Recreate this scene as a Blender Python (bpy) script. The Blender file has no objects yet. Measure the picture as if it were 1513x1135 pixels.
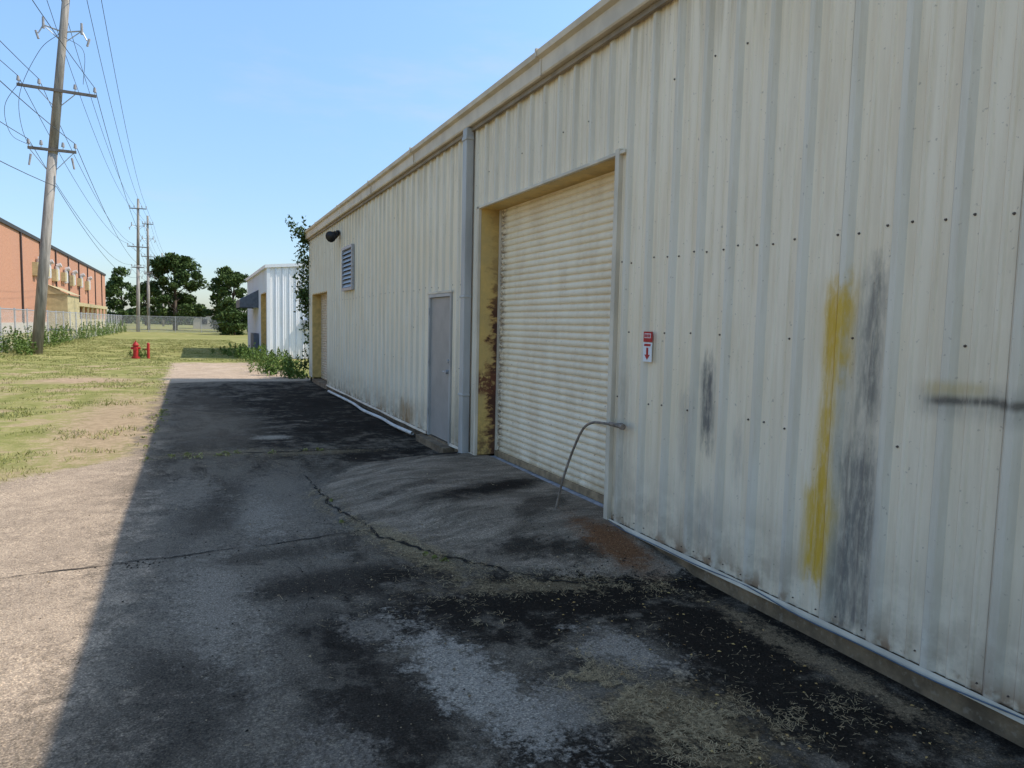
import bpy, math, random
import numpy as np
from mathutils import Vector, Matrix, noise as mnoise
random.seed(7); rng=np.random.default_rng(11)
S=bpy.context.scene
COL=S.collection
GZ=-0.12

# ------------------------------------------------------------ node helper
class NB:
    def __init__(s,name,rough=0.7,metal=0.0,spec=0.3):
        s.m=bpy.data.materials.new(name); s.m.use_nodes=True
        s.nt=s.m.node_tree; s.b=s.nt.nodes['Principled BSDF']
        s.b.inputs['Roughness'].default_value=rough
        s.b.inputs['Metallic'].default_value=metal
        s.b.inputs['Specular IOR Level'].default_value=spec
        s._pos=None
    def n(s,t): return s.nt.nodes.new(t)
    def l(s,a,b):
        if hasattr(a,'is_output') : s.nt.links.new(a,b)
        else:
            try: b.default_value=a
            except Exception:
                b.default_value=tuple(a)+(1,) if len(a)==3 else a
    def pos(s):
        if s._pos is None: s._pos=s.n('ShaderNodeNewGeometry').outputs['Position']
        return s._pos
    def xyz(s):
        q=s.n('ShaderNodeSeparateXYZ'); s.l(s.pos(),q.inputs[0]); return q.outputs
    def math(s,op,a,b=0.0,c=None,clamp=False):
        q=s.n('ShaderNodeMath'); q.operation=op; q.use_clamp=clamp
        s.l(a,q.inputs[0]); s.l(b,q.inputs[1])
        if c is not None: s.l(c,q.inputs[2])
        return q.outputs[0]
    def vm(s,op,a,b):
        q=s.n('ShaderNodeVectorMath'); q.operation=op; s.l(a,q.inputs[0]); s.l(b,q.inputs[1])
        return q.outputs['Value'] if op=='LENGTH' else q.outputs[0]
    def noise(s,scale,detail=4,rough=0.55,stretch=None,off=(0,0,0),dist=0.0,col=False):
        v=s.pos()
        if stretch: v=s.vm('MULTIPLY',v,stretch)
        if off!=(0,0,0): v=s.vm('ADD',v,off)
        q=s.n('ShaderNodeTexNoise'); s.l(v,q.inputs['Vector'])
        q.inputs['Scale'].default_value=scale; q.inputs['Detail'].default_value=detail
        q.inputs['Roughness'].default_value=rough; q.inputs['Distortion'].default_value=dist
        return q.outputs['Color' if col else 'Fac']
    def sm(s,v,a,b,lo=0.0,hi=1.0):
        q=s.n('ShaderNodeMapRange'); q.interpolation_type='SMOOTHSTEP'
        s.l(v,q.inputs['Value']); q.inputs['From Min'].default_value=a; q.inputs['From Max'].default_value=b
        q.inputs['To Min'].default_value=lo; q.inputs['To Max'].default_value=hi
        return q.outputs['Result']
    def mix(s,f,a,b,mode='MIX'):
        q=s.n('ShaderNodeMix'); q.data_type='RGBA'; q.blend_type=mode
        s.l(f,q.inputs[0]); s.l(a,q.inputs[6]); s.l(b,q.inputs[7]); return q.outputs[2]
    def mul(s,*a):
        r=a[0]
        for k in a[1:]: r=s.math('MULTIPLY',r,k)
        return r
    def rect(s,u,v,u0,u1,v0,v1,su=0.04,sv=0.1):
        return s.mul(s.sm(u,u0-su,u0+su),s.sm(u,u1-su,u1+su,1,0),s.sm(v,v0-sv,v0+sv),s.sm(v,v1-sv,v1+sv,1,0))
    def blob(s,cx,cy,rx,ry,nz,amt=0.8,rot=0,e0=0.45,e1=1.15):
        p=s.vm('SUBTRACT',s.pos(),(cx,cy,0))
        if rot:
            q=s.n('ShaderNodeVectorRotate'); q.rotation_type='Z_AXIS'; s.l(p,q.inputs['Vector']); q.inputs['Angle'].default_value=-rot; p=q.outputs[0]
        p=s.vm('MULTIPLY',p,(1/rx,1/ry,0))
        L=s.vm('LENGTH',p,(0,0,0))
        L=s.math('ADD',L,s.math('MULTIPLY',s.math('SUBTRACT',nz,0.5),amt*2))
        return s.sm(L,e0,e1,1,0)
    def color(s,c): s.l(c,s.b.inputs['Base Color']); return s
    def bump(s,h,strength=0.3,dist=0.02):
        q=s.n('ShaderNodeBump'); s.l(h,q.inputs['Height']); q.inputs['Strength'].default_value=strength; q.inputs['Distance'].default_value=dist
        s.l(q.outputs[0],s.b.inputs['Normal']); return s

def simple(name,c,rough=0.7,metal=0,var=0.25,scale=8,stretch=None,spec=0.3,c2=None):
    b=NB(name,rough,metal,spec)
    f=b.sm(b.noise(scale,3,0.6,stretch),0.3,0.7)
    c2=c2 or tuple(k*(1-var) for k in c)
    b.color(b.mix(f,c,c2)); return b.m

# ------------------------------------------------------------ mesh helper
class MB:
    def __init__(s): s.v=[]; s.f=[]; s.mi=[]
    def quad(s,a,b,c,d,m=0):
        i=len(s.v); s.v+=[tuple(a),tuple(b),tuple(c),tuple(d)]; s.f.append((i,i+1,i+2,i+3)); s.mi.append(m)
    def poly(s,pts,m=0):
        i=len(s.v); s.v+=[tuple(p) for p in pts]; s.f.append(tuple(range(i,i+len(pts)))); s.mi.append(m)
    def box(s,x0,x1,y0,y1,z0,z1,m=0):
        i=len(s.v)
        s.v+=[(x0,y0,z0),(x1,y0,z0),(x1,y1,z0),(x0,y1,z0),(x0,y0,z1),(x1,y0,z1),(x1,y1,z1),(x0,y1,z1)]
        for f in [(0,3,2,1),(4,5,6,7),(0,1,5,4),(1,2,6,5),(2,3,7,6),(3,0,4,7)]:
            s.f.append(tuple(i+k for k in f)); s.mi.append(m)
    def cyl(s,p0,p1,r0,r1=None,n=12,m=0,caps=True):
        r1=r0 if r1 is None else r1
        p0=Vector(p0); p1=Vector(p1); d=(p1-p0).normalized()
        a=d.orthogonal().normalized(); b=d.cross(a)
        i=len(s.v)
        for p,r in ((p0,r0),(p1,r1)):
            for k in range(n):
                t=2*math.pi*k/n; s.v.append(tuple(p+a*math.cos(t)*r+b*math.sin(t)*r))
        for k in range(n):
            k2=(k+1)%n; s.f.append((i+k,i+k2,i+n+k2,i+n+k)); s.mi.append(m)
        if caps:
            s.f.append(tuple(i+k for k in reversed(range(n)))); s.mi.append(m)
            s.f.append(tuple(i+n+k for k in range(n))); s.mi.append(m)
    def tube(s,pts,r,n=8,m=0):
        for a,b in zip(pts[:-1],pts[1:]): s.cyl(a,b,r,r,n,m)
    def extrude_y(s,prof,y0,y1,m=0):
        for (x0,z0),(x1,z1) in zip(prof[:-1],prof[1:]):
            s.quad((x0,y0,z0),(x0,y1,z0),(x1,y1,z1),(x1,y0,z1),m)
    def build(s,name,mats,parent=None,smooth=False,bevel=0):
        me=bpy.data.meshes.new(name); me.from_pydata(s.v,[],s.f)
        for m in mats: me.materials.append(m)
        me.polygons.foreach_set('material_index',s.mi)
        if smooth: me.polygons.foreach_set('use_smooth',[True]*len(s.f))
        me.update()
        o=bpy.data.objects.new(name,me); COL.objects.link(o)
        if parent: o.parent=parent
        if bevel:
            b=o.modifiers.new('b','BEVEL'); b.width=bevel; b.segments=2; b.limit_method='ANGLE'
        return o
def empty(name):
    e=bpy.data.objects.new(name,None); COL.objects.link(e); return e
def curve(name,splines,r,mat,parent=None,res=2,smooth=True):
    c=bpy.data.curves.new(name,'CURVE'); c.dimensions='3D'; c.bevel_depth=r; c.bevel_resolution=res
    for pts in splines:
        sp=c.splines.new('POLY'); sp.points.add(len(pts)-1)
        for q,p in zip(sp.points,pts): q.co=(*p,1)
    c.materials.append(mat)
    o=bpy.data.objects.new(name,c); COL.objects.link(o)
    if parent: o.parent=parent
    return o
def cr(pts,n=8):
    P=[Vector(p) for p in pts]; P=[P[0]*2-P[1]]+P+[P[-1]*2-P[-2]]; out=[]
    for i in range(1,len(P)-2):
        for k in range(n):
            t=k/n; a,b,c,d=P[i-1:i+3]
            out.append(0.5*((2*b)+(c-a)*t+(2*a-5*b+4*c-d)*t*t+(3*b-a-3*c+d)*t**3))
    out.append(P[-2]); return out

def sstep(v,a,b):
    t=np.clip((v-a)/(b-a),0,1); return t*t*(3-2*t)
def H(x,y):
    x=np.asarray(x,float); y=np.asarray(y,float)
    by=np.where(y<7,3.1,2.0)
    e=np.sqrt(((x-3.3)/2.1)**2+((y-7)/by)**2)+0.025*np.sin(y*5)+0.02*np.sin(x*9+y*3)+0.012*np.sin(y*17+x*5)+0.01*np.sin(y*31-x*23)
    r=0.11*sstep(1-e,-.02,.42)+0.024*sstep(1-e,-.03,.02)
    r=r-0.03*sstep(x,2.2,3.2)*(1-sstep(y,3.2,4.6))
    und=0.012*np.sin(x*1.7+y*0.6)+0.01*np.sin(y*1.3-x*0.9+1)
    w=sstep(x,-8.5,-6)*sstep(y,-6,-4)*(1-sstep(y,28,31))
    return GZ+0.006+(r+und*0.7+0.004)*w*1.0

# ------------------------------------------------------------ materials
def wall_mat(name,base,dirt=1.0,stains=True,bump=True):
    b=NB(name,0.55,0,0.3); o=b.xyz(); Y,Z=o[1],o[2]
    nz=b.noise(6,4,0.6); streak=b.noise(3,5,0.7,(1,5,0.3)); big=b.noise(0.8,2)
    c=b.mix(b.sm(streak,0.38,0.68,0,0.65*dirt),base,tuple(k*q for k,q in zip(base,(0.82,0.78,0.72))))
    c=b.mix(b.sm(big,0.4,0.7,0,0.4*dirt),c,(base[0]*0.92,base[1]*0.86,base[2]*0.74))
    low=b.mul(b.sm(Z,0.0,0.7,1,0),b.sm(nz,0.32,0.62,0.15,1.0))
    c=b.mix(b.math('MULTIPLY',low,0.65*dirt),c,(0.40,0.30,0.20))
    rust=b.mul(b.sm(Z,0.0,0.14,1,0),b.sm(nz,0.48,0.6)); c=b.mix(b.math('MULTIPLY',rust,0.8*dirt),c,(0.26,0.13,0.06))
    top=b.mul(b.sm(Z,3.2,4.1),b.sm(streak,0.42,0.6)); c=b.mix(b.math('MULTIPLY',top,0.35*dirt),c,(0.50,0.41,0.29))
    speck=b.sm(b.noise(38,2,0.5),0.68,0.75)
    c=b.mix(b.math('MULTIPLY',speck,0.45*dirt),c,(0.28,0.20,0.14))
    if stains:
        jy=b.math('SUBTRACT',b.noise(2.5,3),0.5); jz=b.math('SUBTRACT',b.noise(7,4,0.6,(1,3,1)),0.5)
        yn=b.math('ADD',Y,b.math('MULTIPLY',jy,0.08))
        zn=b.math('ADD',Z,b.math('MULTIPLY',jz,0.45))
        zs=b.math('ADD',Z,b.math('MULTIPLY',jy,0.10))
        br=b.sm(b.noise(4,4,0.65,(1,6,0.5),(3,1,0)),0.25,0.55,0.5,1)
        fine=b.sm(b.noise(16,4,0.7,(1,2.5,0.6)),0.3,0.6,0.6,1)
        def mk(y0,y1,z0,z1,k,su,sv,colr,zz=None):
            nonlocal c
            m=b.mul(b.rect(yn,zz or zn,y0,y1,z0,z1,su,sv),br,fine,k); c=b.mix(m,c,colr)
        YC=(0.68,0.42,0.045); DK=(0.15,0.14,0.125)
        mk(2.60,2.76,0.0,1.9,0.5,0.07,0.2,(0.38,0.33,0.25))
        mk(2.74,2.87,0.25,1.85,0.95,0.05,0.14,YC); mk(2.68,2.85,1.45,1.92,0.95,0.06,0.10,YC); mk(2.76,2.94,0.25,0.78,1.0,0.06,0.12,YC)
        mk(2.49,2.61,1.25,2.0,0.8,0.05,0.12,DK); mk(2.47,2.70,0.05,1.02,0.85,0.06,0.12,DK); mk(2.48,2.64,0.95,1.35,0.4,0.06,0.15,DK)
        mk(3.75,3.89,0.85,1.42,0.95,0.05,0.12,DK); mk(3.95,4.12,0.6,1.2,0.4,0.05,.15,(0.3,0.28,0.25)); mk(3.7,3.95,0.15,0.5,0.35,.1,.1,(0.3,0.28,0.25)); mk(3.45,3.55,0.7,1.0,0.35,.04,.1,(0.3,0.28,0.25))
        mk(1.0,2.28,1.27,1.41,0.5,0.08,0.05,(0.25,0.23,0.20),zs); mk(1.0,2.22,1.33,1.362,1.3,0.07,0.02,(0.06,0.055,0.055),zs); mk(1.95,2.25,1.37,1.43,0.5,0.06,0.025,(0.62,0.42,0.10),zs)
        mk(10.9,11.6,0.0,0.35,0.8,0.15,0.1,(0.35,0.19,0.07)); mk(1.0,2.3,0.3,2.2,0.25,0.2,0.3,(0.62,0.50,0.33)); mk(1.55,1.62,.5,.62,.9,.03,.04,(0.6,.40,.08),zs)
        mk(12.8,13.1,0.0,0.2,0.7,0.1,0.1,(0.33,0.18,0.08)); mk(5.0,8.3,3.1,4.1,0.3,0.4,0.3,(0.62,0.53,0.40)); mk(4.75,4.98,0.0,1.4,0.5,0.08,0.3,(0.42,0.34,0.24)); mk(8.1,9.0,0.0,0.8,0.55,0.2,0.3,(0.42,0.34,0.24))
    b.color(c)
    if bump: b.bump(b.noise(2.2,2,0.5,(1,1,0.5)),0.3,0.03)
    return b.m
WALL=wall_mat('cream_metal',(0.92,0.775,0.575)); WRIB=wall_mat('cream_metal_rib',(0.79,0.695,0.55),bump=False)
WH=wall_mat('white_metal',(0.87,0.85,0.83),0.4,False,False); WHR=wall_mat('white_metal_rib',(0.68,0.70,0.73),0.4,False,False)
TRIM=simple('trim_cream',(0.76,0.65,0.49),0.5,var=0.3,scale=3,stretch=(1,1,0.5))
GUT=simple('gutter_metal',(0.72,0.595,0.44),0.5,var=0.22,scale=2.5)
ROOF=simple('roof_metal',(0.55,0.55,0.52),0.4)
DSP=simple('downspout_metal',(0.50,0.475,0.43),0.45,var=0.25,scale=4,stretch=(1,1,0.3))
GREY=simple('grey_door_paint',(0.41,0.365,0.315),0.5,var=0.15,scale=3)
STEEL=simple('galvanised',(0.50,0.50,0.50),0.45,0.4,0.3,20)
BLACK=simple('black_metal',(0.02,0.02,0.022),0.5)
SCREW=simple('screw_rust',(0.12,0.09,0.07),0.6)
RED=simple('red_paint',(0.50,0.035,0.03),0.5)
WHITEP=simple('white_sign',(0.8,0.79,0.77),0.4,var=0.05)
BLUEP=simple('sill_paint',(0.52,0.51,0.52),0.6,var=0.5,scale=9)
RUSTP=simple('rusty_pipe',(0.33,0.26,0.20),0.6,0.2,0.5,25)
def mk_found():
    b=NB('foundation_concrete',0.9)
    c=b.mix(b.sm(b.noise(4,5,0.65),0.3,0.7),(0.31,0.215,0.125),(0.13,0.092,0.056))
    c=b.mix(b.sm(b.noise(30,3),0.55,0.7,0,0.5),c,(0.34,0.27,0.19))
    b.color(c); b.bump(b.noise(25,4),0.5,0.02); return b.m
FOUND=mk_found()
def mk_yel():
    b=NB('yellow_jamb',0.55); o=b.xyz()
    n=b.noise(14,5,0.7); n2=b.noise(3,4,0.6,(1,1,0.5))
    c=b.mix(b.sm(n2,0.35,0.7),(0.74,0.49,0.15),(0.58,0.40,0.15))
    en=b.math('ADD',o[0],b.math('MULTIPLY',b.math('SUBTRACT',b.noise(6,4,0.65,(1,1,2.2)),0.5),0.55))
    zz=b.math('ADD',b.sm(o[2],1.5,2.6,1,0),0.15,clamp=True)
    c=b.mix(b.mul(b.sm(en,3.36,3.44),zz,0.75),c,(0.30,0.13,0.045))
    c=b.mix(b.mul(b.sm(en,3.42,3.47),zz),c,(0.09,0.035,0.02))
    mid=b.mul(b.sm(o[2],0.75,0.85),b.sm(o[2],1.0,1.15,1,0),b.sm(n,0.38,0.52))
    c=b.mix(b.mul(mid,0.95),c,(0.16,0.05,0.025))
    low=b.mul(b.sm(o[2],0.0,0.7,1,0.1),b.sm(n,0.36,0.6)); c=b.mix(b.mul(low,0.8),c,(0.14,0.075,0.04))
    b.color(c); return b.m
YEL=mk_yel()
def mk_roll():
    b=NB('rollup_slats',0.5); o=b.xyz()
    n=b.noise(5,4,0.65,(1,1,0.4)); c=b.mix(b.sm(n,0.35,0.75,0,0.7),(0.92,0.78,0.57),(0.74,0.59,0.40))
    sp=b.sm(b.noise(30,3,0.6,(1,0.6,1.2)),0.66,0.72); sp=b.mul(sp,b.sm(o[2],0.2,2.4,1,0.15))
    c=b.mix(b.mul(sp,0.8),c,(0.25,0.13,0.06))
    le=b.mul(b.sm(o[1],7.82,8.0),b.sm(b.noise(16,4,0.7,(1,1,2)),0.4,0.6)); c=b.mix(b.mul(le,0.8),c,(0.14,0.07,0.04))
    lo=b.mul(b.sm(o[2],0.0,0.35,1,0),b.sm(n,0.3,0.6)); c=b.mix(b.mul(lo,0.6),c,(0.45,0.33,0.17))
    b.color(c); return b.m
ROLL=mk_roll()
def grass_col(b,Y,nM,nS,nF,gN,SF):
    g=b.mix(b.sm(gN,0.35,0.65),(0.19,0.20,0.05),(0.38,0.33,0.13))
    g=b.mix(b.sm(nS,0.45,0.7,0,0.5),g,(0.41,0.335,0.175))
    g=b.mix(b.sm(nF,0.45,0.65,0,0.5),g,(0.14,0.14,0.042))
    return g
def mk_far():
    b=NB('field_grass',1.0,0,0.08); Y=b.xyz()[1]
    nM=b.noise(1.6,4,0.66); nS=b.noise(7,4,0.72); gN=b.noise(0.9,4,0.68,off=(5,2,0))
    b.color(b.mix(b.sm(b.noise(.06,3),.4,.6,0,.5),grass_col(b,Y,nM,nS,nS,gN,nS),(0.21,0.21,0.06))); return b.m
def mk_ground():
    b=NB('ground_surface',1.0,0,0.05); o=b.xyz(); X,Y=o[0],o[1]
    nM=b.noise(1.6,6,0.68,dist=0.5); nS=b.noise(7,5,0.75); nF=b.noise(34,3,0.75); nG=b.noise(95,2,0.75)
    nStr=b.noise(2.0,6,0.72,(1,0.4,1),(7,3,0),dist=0.8)
    MS=b.math('ADD',b.math('MULTIPLY',nM,0.5),b.math('ADD',b.math('MULTIPLY',nS,0.35),b.math('MULTIPLY',nF,0.15)))
    SF=b.math('ADD',b.math('MULTIPLY',nS,0.65),b.math('MULTIPLY',nF,0.35))
    c=b.mix(b.sm(nStr,0.38,0.62),(0.042,0.033,0.024),(0.155,0.124,0.090))
    c=b.mix(b.sm(MS,0.49,0.59,0,0.6),c,(0.20,0.162,0.120))
    def light(cx,cy,rx,ry,k,col=(0.25,0.205,0.157),rot=0,src=SF,amt=2.3,e0=.3,e1=1.15):
        nonlocal c
        c=b.mix(b.mul(b.blob(cx,cy,rx,ry,src,amt,rot,e0,e1),k),c,col)
    DKC=(0.021,0.0165,0.0125)
    def darkb(cx,cy,rx,ry,k,rot=0,src=MS,amt=2.6,col=DKC):
        light(cx,cy,rx,ry,k,col,rot,src,amt)
    light(0.0,5.2,1.2,3.4,0.65,(0.20,0.165,0.125),0,MS); light(0.9,7.0,1.0,1.7,0.65,(0.225,0.186,0.142),0,MS)
    darkb(2.4,15,1.8,6.5,0.92); darkb(1.6,11.0,1.8,1.0,0.65); light(0.2,13.5,0.9,5,0.6,(0.19,0.145,0.10),0,MS); darkb(.6,16.5,1.0,2.5,0.45)
    darkb(2.5,3.9,1.4,0.65,0.95); darkb(2.8,2.8,0.9,2.2,0.95); darkb(1.7,3.9,1.2,0.55,0.92); darkb(1.9,2.0,1.2,1.3,0.8)
    darkb(0.75,3.0,0.42,1.2,0.75); darkb(0.9,4.7,0.9,0.30,0.75); darkb(-.1,3.4,.35,.9,.5); darkb(.3,7.3,.25,1.2,.45); darkb(.5,5.4,.7,.22,.5,.3); darkb(.1,6.6,.25,.6,.4)
    pat=b.mix(b.sm(b.noise(2.2,6,0.72,(0.7,2.0,1),dist=.4),0.38,0.62),(0.32,0.25,0.18),(0.17,0.133,0.095))
    ylo=b.blob(3.3,7,2.1,3.1,SF,0.16,0,.96,1.01); yhi=b.blob(3.3,7,2.1,2.0,SF,0.16,0,.96,1.01); sel=b.sm(Y,6.99,7.01)
    apm=b.math('ADD',b.mul(ylo,b.math('SUBTRACT',1.0,sel)),b.mul(yhi,sel))
    c=b.mix(b.mul(apm,0.92),c,pat)
    darkb(2.75,6.35,0.95,0.30,0.95,0.35,MS,1.3); darkb(2.1,6.75,0.7,0.16,0.5,0.35,MS); darkb(2.9,5.6,0.5,0.22,0.6,.5,MS)
    darkb(3.0,8.7,0.9,0.5,0.95); darkb(2.4,9.4,1.2,0.4,0.85); darkb(2.4,4.7,0.6,0.28,0.8,-.5,MS)
    light(1.25,3.15,0.24,0.85,0.95,(0.33,0.28,0.22),0.15); light(2.15,3.1,0.22,0.38,0.9,(0.30,0.25,0.195),0.4); light(1.5,2.7,0.26,0.3,0.65,(0.30,0.25,0.195))
    light(0.1,4.6,0.28,1.1,0.7,(0.28,0.232,0.177),0.1); light(0.95,3.9,0.2,0.3,0.65,(0.26,0.215,0.165),0.5); light(.55,6.6,.25,.8,.65,(.28,.235,.18)); light(-.1,7.9,.4,.8,.5,(.27,.22,.165)); light(.5,2.6,.2,.5,.55,(.25,.205,.158))
    light(3.02,4.55,0.25,0.7,0.95,(0.17,0.078,0.035),0,SF,1.2); light(1.1,11.0,0.32,0.28,0.95,(0.34,0.28,0.21),0,SF,1.2)
    light(2.0,2.45,0.34,0.5,0.5,(0.32,0.225,0.12),0.3); light(3.08,2.6,0.12,1.0,0.75,(0.26,0.185,0.11))
    light(1.55,5.2,0.16,0.9,0.7,(0.27,0.20,0.11),0.25); light(2.1,4.15,0.7,0.13,0.6,(0.24,0.175,0.10),-0.3)
    light(1.5,9.6,0.9,0.22,0.65,(0.21,0.155,0.09)); light(0.2,9.9,1.1,0.25,0.65,(0.22,0.165,0.10))
    sand=b.mix(b.sm(nM,0.35,0.7),(0.44,0.335,0.235),(0.34,0.26,0.185))
    sand=b.mix(b.sm(nS,0.42,0.66,0,0.55),sand,(0.27,0.205,0.145))
    xs=b.math('ADD',X,b.math('MULTIPLY',b.math('SUBTRACT',MS,0.5),2.0))
    c=b.mix(b.mul(b.sm(xs,-0.85,-0.2,1,0),b.sm(Y,9,12,1,0.5)),c,sand)
    pad=b.mix(b.sm(nM,0.3,0.7),(0.50,0.38,0.27),(0.38,0.285,0.20))
    ys=b.math('ADD',Y,b.math('MULTIPLY',b.math('SUBTRACT',nM,0.5),1.2))
    c=b.mix(b.sm(ys,21.3,21.9),c,pad)
    c=b.mix(b.sm(nG,0.52,0.67,0,0.7),c,b.mix(1.0,c,(2.2,2.15,2.0),'MULTIPLY'))
    c=b.mix(b.sm(nG,0.34,0.46,0.65,0),c,b.mix(1.0,c,(0.36,0.36,0.36),'MULTIPLY'))
    c=b.mix(b.sm(nF,0.5,0.65,0,0.55),c,b.mix(1.0,c,(0.48,0.47,0.45),'MULTIPLY'))
    gN=b.noise(0.9,4,0.68,off=(5,2,0))
    g=grass_col(b,Y,nM,nS,nF,gN,SF)
    dirt=b.mix(b.sm(nS,.35,.65),(0.47,0.335,0.21),(0.33,0.23,0.14))
    dm=b.math('MAXIMUM',b.blob(-2.7,22.6,1.6,1.3,nM,0.5),b.mul(b.blob(-1.2,13.5,0.9,5.0,SF,1.8),0.9))
    dm=b.math('MAXIMUM',dm,b.mul(b.blob(-3.0,9.0,4.0,0.7,SF,1.4),0.5))
    dm=b.math('MAXIMUM',dm,b.blob(-5.0,19,1.4,0.7,nM,1.0)); dm=b.math('MAXIMUM',dm,b.blob(-3.6,15.5,.7,.5,nM,.8))
    dm=b.math('MAXIMUM',dm,b.mul(b.sm(gN,0.53,0.60),b.sm(Y,30,45,.7,0)))
    g=b.mix(dm,g,dirt)
    xe=b.math('ADD',X,b.math('MULTIPLY',b.math('SUBTRACT',MS,0.5),2.0))
    left=b.sm(xe,-0.85,-0.6,1,0)
    lim=b.math('SUBTRACT',b.math('ADD',Y,b.math('MULTIPLY',b.math('SUBTRACT',MS,0.5),1.6)),b.math('MULTIPLY',b.math('MAXIMUM',X,-4.5),1.1))
    near=b.sm(lim,10.7,11.0)
    far=b.sm(b.math('ADD',Y,b.math('MULTIPLY',b.math('SUBTRACT',nM,0.5),3)),31.0,31.9)
    xr=b.sm(X,3.6,4.2)
    gm=b.math('MAXIMUM',b.mul(left,near),b.math('MAXIMUM',far,b.mul(xr,b.sm(Y,21.7,22.2))))
    patch=b.mul(b.sm(gN,0.52,0.6),b.sm(Y,24,27),b.sm(X,-1.5,3.5)); gm=b.math('MAXIMUM',gm,b.mul(patch,0.85))
    gm=b.math('MAXIMUM',gm,b.sm(X,-9,-8,1,0))
    c=b.mix(gm,c,g)
    b.color(c)
    b.bump(nF,0.7,0.014)
    return b.m
GROUND=mk_ground(); FIELD=mk_far()
def leafmat(name,a,bc,scale=1.2):
    b=NB(name,0.7,0,0.15)
    f=b.sm(b.noise(scale,2,0.7),0.35,0.65); f2=b.sm(b.noise(scale*14,0),0.4,0.6,0,0.5)
    c=b.mix(f,a,bc); c=b.mix(f2,c,tuple(k*0.5 for k in a)); b.color(c)
    return b.m
LEAF=leafmat('tree_leaves',(0.05,0.085,0.022),(0.10,0.145,0.038),0.5)
LEAF2=leafmat('weed_leaves',(0.09,0.15,0.03),(0.17,0.24,0.055),3)
BLADE=leafmat('grass_blades',(0.24,0.255,0.07),(0.46,0.42,0.18),1.0)
BARK=simple('bark',(0.10,0.075,0.055),0.9,scale=6)
STRAW=simple('dry_straw',(0.56,0.41,0.22),0.8,var=0.6,scale=40)
DEBRIS=simple('debris_bits',(0.48,0.35,0.20),0.8,c2=(0.07,0.05,0.035),scale=9)
CRACK=simple('crack_dirt',(0.028,0.022,0.016),1.0,var=0.4,scale=30)

# ------------------------------------------------------------ ground
def grid(name,xs,ys,fz,mat):
    nx,ny=len(xs),len(ys); XX,YY=np.meshgrid(xs,ys); ZZ=fz(XX,YY)
    v=np.stack([XX.ravel(),YY.ravel(),ZZ.ravel()],1)
    i=np.arange((nx-1)*(ny-1)); r=i//(nx-1); q=i%(nx-1); a=r*nx+q
    f=np.stack([a,a+1,a+nx+1,a+nx],1)
    me=bpy.data.meshes.new(name); me.from_pydata(v.tolist(),[],f.tolist()); me.materials.append(mat)
    me.polygons.foreach_set('use_smooth',[True]*len(f)); me.update()
    o=bpy.data.objects.new(name,me); COL.objects.link(o); return o
grid('ground',np.array([-900,-300,-100,-30,-8.9,-8.7,3.5,3.7,30,100,300,900.]),np.array([-60,-6,-5.8,31.7,31.9,60,120,300,900,1500.]),
     lambda x,y:GZ-0.002-0.09*((x>-8.8)&(x<3.6)&(y>-5.9)&(y<31.8)),FIELD)
xs=np.concatenate([np.arange(-9,-1,.16),np.arange(-1,3.45,.05)]); ys=np.concatenate([np.arange(-6,0,.2),np.arange(0,10,.05),np.arange(10,32.05,.15)]); ys[-1]=32
grid('paved_yard',xs,ys,H,GROUND)

def ribbon(mb,pts,w0,w1,jag=0.03):
    P=cr(pts,16); out=[]
    jx=jy=0
    for i,p in enumerate(P):
        jx=.7*jx+random.uniform(-jag,jag); jy=.7*jy+random.uniform(-jag,jag)
        out.append(Vector((p.x+jx,p.y+jy,0)))
    L=[];R=[]
    for i,p in enumerate(out):
        d=(out[min(i+1,len(out)-1)]-out[max(i-1,0)]).normalized(); n=Vector((-d.y,d.x,0)); w=random.uniform(w0,w1)/2
        for lst,q in ((L,p+n*w),(R,p-n*w)): lst.append((q.x,q.y,float(H(q.x,q.y))+0.006))
    for i in range(len(L)-1): mb.quad(L[i],R[i],R[i+1],L[i+1])
mb=MB()
ribbon(mb,[(-3.5,5.3),(-2,5.5),(-0.6,5.55),(0.3,5.65),(1.3,5.8)],0.003,0.018,0.022)
edge_pts=[(1.15,8.2),(1.18,7.5),(1.2,6.7),(1.36,5.7),(1.72,4.9),(2.15,4.35),(2.6,4.0),(3.15,3.85)]
ribbon(mb,edge_pts,0.002,0.035,0.020)
ribbon(mb,[(0.6,9.8),(1.4,9.7),(2.3,9.75),(3.1,9.6)],0.01,0.04,0.03)
ribbon(mb,[(0.5,10.9),(0.9,10.5),(1.4,9.8)],0.006,0.015,0.02)
ribbon(mb,[(-.6,10),(0.1,9.85),(.6,9.8)],0.006,0.02,0.02)
ribbon(mb,[(0.5,5.7),(0.7,4.9),(0.6,4.2)],0.001,0.005,0.010)
ribbon(mb,[(2.2,6.9),(2.4,6.1),(2.9,5.6)],0.001,0.006,0.015)
ribbon(mb,[(-.2,14.2),(1.2,14.0),(2.9,14.3)],0.006,0.03,0.03)
mb.build('pavement_crack',[CRACK])

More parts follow.
